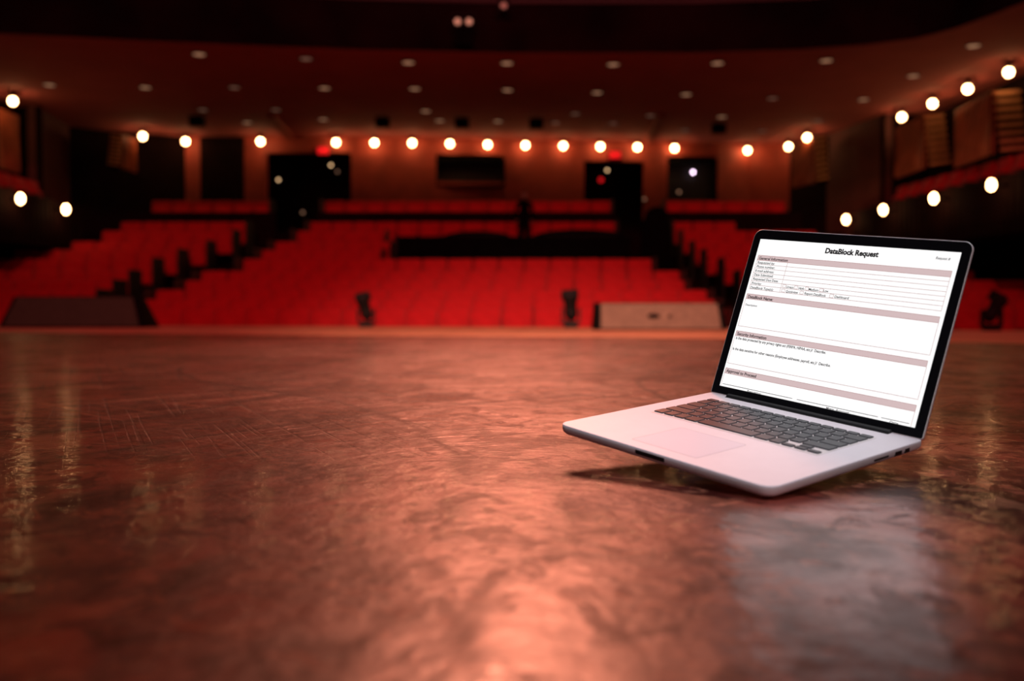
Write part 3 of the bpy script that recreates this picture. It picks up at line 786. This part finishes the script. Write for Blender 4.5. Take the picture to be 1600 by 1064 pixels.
# ------------------------------------------------------------------ laptop
W, D, LH, TH = .359, .3327, .2772, .016
AL = 1.2121; HY = .3301; SX, SB, ST = .0145, .0137, .0164
Rm = Matrix(((.627828, .778293, .009584), (-.76986, .622746, -.139654), (-.11466, .080301, .990154)))
org = Vector((.17627, 1.20431, .03642))
lap = bpy.data.objects.new('laptop', None); C.objects.link(lap); lap.empty_display_size = .1
lap.rotation_euler = Rm.to_euler()
base_local = Vector((W / 2, 0, -TH))
lap.location = org + Rm @ base_local
tag(lap, 'open silver laptop showing a white request form, on the stage floor', 'laptop')
OFF = Matrix.Translation(-base_local)
def lobj(name, bm, m, parent=None, smooth=False, bevel=0):
    bm.transform(OFF); return mesh_obj(name, bm, m, parent or lap, smooth=smooth, bevel=bevel)
def rrect(x0, x1, y0, y1, r, seg=8, r2=None):
    r2 = r if r2 is None else r2   # r2: radius of the far corners
    pts = []
    for cx, cy, a0, rr in ((x1 - r, y0 + r, -PI / 2, r), (x1 - r2, y1 - r2, 0, r2), (x0 + r2, y1 - r2, PI / 2, r2), (x0 + r, y0 + r, PI, r)):
        for k in range(seg + 1):
            a = a0 + PI / 2 * k / seg; pts.append((cx + rr * math.cos(a), cy + rr * math.sin(a)))
    return pts
def loft(bm, rings, cap=True):
    R_ = [[bm.verts.new(p) for p in r] for r in rings]
    n = len(R_[0])
    for a, b in zip(R_, R_[1:]):
        for i in range(n): bm.faces.new((a[i], a[(i + 1) % n], b[(i + 1) % n], b[i]))
    if cap: bm.faces.new(R_[0][::-1]); bm.faces.new(R_[-1])
# body
bm = bmesh.new()
def ring(ins, z, r): return [(x, y, z) for x, y in rrect(-W / 2 + ins, W / 2 - ins, ins, D - ins, max(.002, r - ins), 8, max(.002, .008 - ins))]
loft(bm, [ring(.014, -TH, .018), ring(.005, -TH + .0022, .018), ring(.0012, -TH + .0055, .018), ring(0, -TH + .009, .018), ring(0, -.0012, .018), ring(.0005, -.0003, .018), ring(.0014, 0, .018)])
base = lobj('body', bm, M['alu'])
for p in base.data.polygons: p.use_smooth = p.normal.z < .5 and p.normal.z > -.98
# keyboard: black keys in a shallow well
bm = bmesh.new(); prism(bm, rrect(-.1455, .1370, .1530, .2905, .003, 4), .00005, .0003); kb = lobj('keyboard', bm, M['alu_edge'])
def key(x0, x1, y0, y1):
    bm = bmesh.new(); r = .0018
    def rg(i, z): return [(x, y, z) for x, y in rrect(x0 + i, x1 - i, y0 + i, y1 - i, r, 3)]
    loft(bm, [rg(0, .0003), rg(0, .0014), rg(.0005, .0019)])
    return lobj('key', bm, M['key'], kb)
KX0, KX1 = -.1445, .1360; g = .0027; rowh = [.0140, .0235, .0235, .0235, .0235, .0250]
rows_def = [[1] * 14, [1] * 13 + [1.5], [1.5] + [1] * 13, [1.75] + [1] * 11 + [1.75], [2.25] + [1] * 10 + [2.25], [1, 1, 1, 1.25, 5, 1.25, 1, -1, -2, -1]]
y = .2895
for rh, kd in zip(rowh, rows_def):
    tot = sum(abs(k) if k > 0 else 1 for k in kd); U = (KX1 - KX0) / tot; x = KX0
    for k in kd:
        wd = (k if k > 0 else 1) * U
        if k > 0: key(x, x + wd - g, y - rh + g, y)
        elif k == -1: key(x, x + wd - g, y - rh + g, y - rh + g + .0098)
        else:
            key(x, x + wd - g, y - rh + g, y - rh + g + .0098); key(x, x + wd - g, y - .0102, y)
        x += wd
    y -= rh
# trackpad
bm = bmesh.new(); prism(bm, rrect(-.0575, .0520, .0235, .1215, .003, 5), -.0004, .00012)
bm2 = bmesh.new()
lobj('trackpad', bm, M['pad'])
bm2.free()
bm = bmesh.new()
o_, i_ = rrect(-.0583, .0528, .0227, .1223, .0035, 5), rrect(-.0575, .0520, .0235, .1215, .003, 5)
vo = [bm.verts.new((x, y, .00008)) for x, y in o_]; vi = [bm.verts.new((x, y, .00008)) for x, y in i_]
for i in range(len(vo)): bm.faces.new((vo[i], vo[(i + 1) % len(vo)], vi[(i + 1) % len(vo)], vi[i]))
lobj('trackpad_gap', bm, M['gap'])
# thumb notch, seen as a dark scoop in the front edge
bm = bmesh.new(); rbox(bm, -.030, .022, -.0006, .006, -.0095, -.0022, .0025); lobj('thumb_notch', bm, M['hinge'])
# ports on the right side
for nm, y0, y1, z0, z1 in (('card_slot', .212, .247, -.0085, -.0055), ('display_port', .262, .279, -.0105, -.0045), ('usb_port', .286, .298, -.0105, -.0045)):
    bm = bmesh.new(); rbox(bm, W / 2 - .004, W / 2 + .0004, y0, y1, z0, z1, .0009); lobj(nm, bm, M['hinge'])
# hinge strip
bm = bmesh.new(); cyl(bm, (-.142, .3285, -.0015), (.135, .3285, -.0015), .0062, seg=24); box(bm, -.142, .135, .3200, .3335, -.004, .0006); lobj('hinge', bm, M['hinge'])
# lid
up = Vector((0, math.cos(AL), math.sin(AL))); nf = Vector((0, -math.sin(AL), math.cos(AL)))   # nf points to the viewer
def LP(x, s, n=0): 
    v = Vector((0, HY, 0)) + up * s + nf * n; return (x, v.y, v.z)
def lring(ins, n, r): return [LP(x, s, n) for x, s in rrect(-W / 2 + ins, W / 2 - ins, ins, LH - ins, max(.001, .004 - ins), 8, max(.001, r - ins))]
bm = bmesh.new()
loft(bm, [lring(.004, -.0060, .014), lring(.0010, -.0050, .014), lring(0, -.0032, .014), lring(0, -.0004, .014), lring(.0007, 0, .014)])
lid = lobj('lid', bm, M['alu_edge'])
for p in lid.data.polygons: p.use_smooth = len(p.vertices) == 4
bm = bmesh.new(); loft(bm, [lring(.0014, -.0002, .0135), lring(.0014, .0004, .0135)]); lobj('bezel', bm, M['bezel'])
bm = bmesh.new(); box(bm, -W / 2 + SX - .0006, W / 2 - SX + .0006, 0, 1, 0, 1)
bm.free(); bm = bmesh.new()
sx0, sx1, ss0, ss1 = -W / 2 + SX, W / 2 - SX, SB, LH - ST
vs = [bm.verts.new(LP(x, s, .0005)) for x, s in ((sx0, ss0), (sx1, ss0), (sx1, ss1), (sx0, ss1))]; vt = [bm.verts.new(LP(x, s, .0003)) for x, s in ((sx0, ss0), (sx1, ss0), (sx1, ss1), (sx0, ss1))]
bm.faces.new(vs); bm.faces.new(vt)
for i in range(4): bm.faces.new((vs[i], vs[(i + 1) % 4], vt[(i + 1) % 4], vt[i]))
scr = lobj('screen', bm, M['page'])
SWd, SHt = sx1 - sx0, ss1 - ss0
def UV(u, v, n): return LP(sx0 + u * SWd, ss1 - v * SHt, n)
def sq(bm, u0, u1, v0, v1, n): bm.faces.new([bm.verts.new(UV(u, v, n)) for u, v in ((u0, v1), (u1, v1), (u1, v0), (u0, v0))])
BARS = [(.0145, .982, .1100, .1440), (.0122, .9825, .3735, .4073), (.0103, .981, .6255, .6590), (.0084, .983, .8775, .9125)]
bm = bmesh.new()
for b_ in BARS: sq(bm, *b_, .00065)
lobj('heading_bars', bm, M['page_bar'], scr)
bm = bmesh.new()
lw = .0014; lh = .0021
def hl(u0, u1, v, k=1): sq(bm, u0, u1, v - lh * k / 2, v + lh * k / 2, .00075)
def vl(u, v0, v1): sq(bm, u - lw / 2, u + lw / 2, v0, v1, .00075)
for b_ in BARS:
    hl(b_[0], b_[1], b_[2]); hl(b_[0], b_[1], b_[3]); vl(b_[0], b_[2], b_[3]); vl(b_[1], b_[2], b_[3])
for v in (.1702, .1989, .2290, .2564, .2840, .3110, .3397): hl(.0145, .981, v)
vl(.0145, .144, .3397); vl(.981, .144, .3397); vl(.191, .144, .3397)
for u0, u1, v0, v1 in ((.0108, .9828, .4073, .592), (.0092, .982, .659, .8445)): vl(u0, v0, v1); vl(u1, v0, v1); hl(u0, u1, v1)
vl(.008, .9125, .999); vl(.9825, .9125, .999)
for u0, v0, u1, v1 in ((.1985, .2879, .2163, .3057), (.2638, .2879, .2821, .3065), (.3228, .2879, .3404, .3065), (.3990, .2879, .4182, .3065), (.1995, .3180, .2177, .3355), (.3008, .3180, .3191, .3355), (.4575, .3160, .4768, .3360)):
    vl(u0, v0, v1); vl(u1, v0, v1); hl(u0, u1, v0); hl(u0, u1, v1)
lobj('form_lines', bm, M['page_line'], scr)
bm = bmesh.new()
for u0, u1 in ((.0155, .412), (.4354, .8338), (.8485, .9725)): hl(u0, u1, .9838, 1.5)
lobj('signature_lines', bm, M['page_text'], scr)
TEXT = [('DataBlock Request', .3737, .6402, .0618, .0335, 1.3, .0), ('Request #', .8997, .9624, .0490, .0165, .0, .12), ('General Information', .0234, .1885, .1383, .0195, .35, 0),
        ('Requested by:', .0225, .1211, .1660, .0165, .2, 0), ('Phone number:', .0229, .1281, .1934, .0165, .2, 0), ('E-mail address:', .0224, .1299, .2218, .0165, .2, 0),
        ('Date Submitted:', .0217, .1323, .2493, .0165, .2, 0), ('Requested Due Date:', .0222, .1674, .2778, .0165, .2, 0), ('Priority:', .0218, .0776, .3076, .0165, .2, 0),
        ('DataBlock Type(s):', .0206, .1536, .3366, .0165, .2, 0), ('Urgent', .2199, .2607, .3078, .016, .2, 0), ('High', .2881, .3174, .3078, .016, .2, 0), ('Medium', .3426, .3935, .3076, .016, .2, 0),
        ('Low', .4193, .4456, .3066, .016, .2, 0), ('Quickview', .2243, .2909, .3362, .016, .2, 0), ('Report DataBlock', .3268, .4392, .3358, .016, .2, 0), ('Dashboard', .4838, .5543, .3348, .016, .2, 0),
        ('DataBlock Name:', .0215, .1661, .4017, .0200, .6, 0), ('Description', .0199, .0873, .4530, .0135, .1, .05), ('Security Information', .0193, .1897, .6535, .0205, .5, 0),
        ('Is the data protected by any privacy rights act (FERPA, HIPAA, etc.)?  Describe.', .0185, .5164, .6808, .0170, .45, 0),
        ('Is the data sensitive for other reasons (Employee addresses, payroll, etc.)?  Describe.', .0174, .5556, .7530, .0170, .45, 0),
        ('Approval to Proceed', .0168, .1915, .9042, .0205, .5, 0),
        ('Requestor', .165, .245, 1.0030, .0135, .3, 0), ('Mgmt. Approval', .590, .700, 1.0030, .0135, .3, 0), ('Date', .890, .928, 1.0030, .0135, .3, 0)]
pc = Vector(UV(0, .9995, 0))
for s, u0, u1, vb, cap, bold, shear in TEXT:
    cu = bpy.data.curves.new('txt', 'FONT'); cu.body = s; cu.size = 1.0; cu.resolution_u = 3; cu.shear = shear
    cu.offset = .012 + .026 * bold
    to = bpy.data.objects.new('txt', cu); C.objects.link(to)
    bpy.context.view_layer.update(); dg = bpy.context.evaluated_depsgraph_get()
    me = bpy.data.meshes.new_from_object(to.evaluated_get(dg))
    xs = [v.co.x for v in me.vertices]; x0, x1 = min(xs), max(xs)
    kx = (u1 - u0) / (x1 - x0); ky = cap / .73
    for v in me.vertices:
        u = u0 + (v.co.x - x0) * kx; vv = vb - v.co.y * ky
        v.co = UV(u, vv, .00085)
    bm = bmesh.new(); bm.from_mesh(me)
    if vb > 1: bmesh.ops.bisect_plane(bm, geom=bm.verts[:] + bm.edges[:] + bm.faces[:], plane_co=pc, plane_no=-up, clear_outer=True)
    lobj('form_text', bm, M['page_text'], scr)
    bpy.data.objects.remove(to); bpy.data.curves.remove(cu); bpy.data.meshes.remove(me)
# rubber feet under the body
for x, y in ((-W / 2 + .03, .03), (W / 2 - .03, .03), (-W / 2 + .03, D - .03), (W / 2 - .03, D - .03)):
    bm = bmesh.new(); cyl(bm, (x, y, -TH - .0010), (x, y, -TH + .0005), .008); lobj('rubber_foot', bm, M['hinge'])
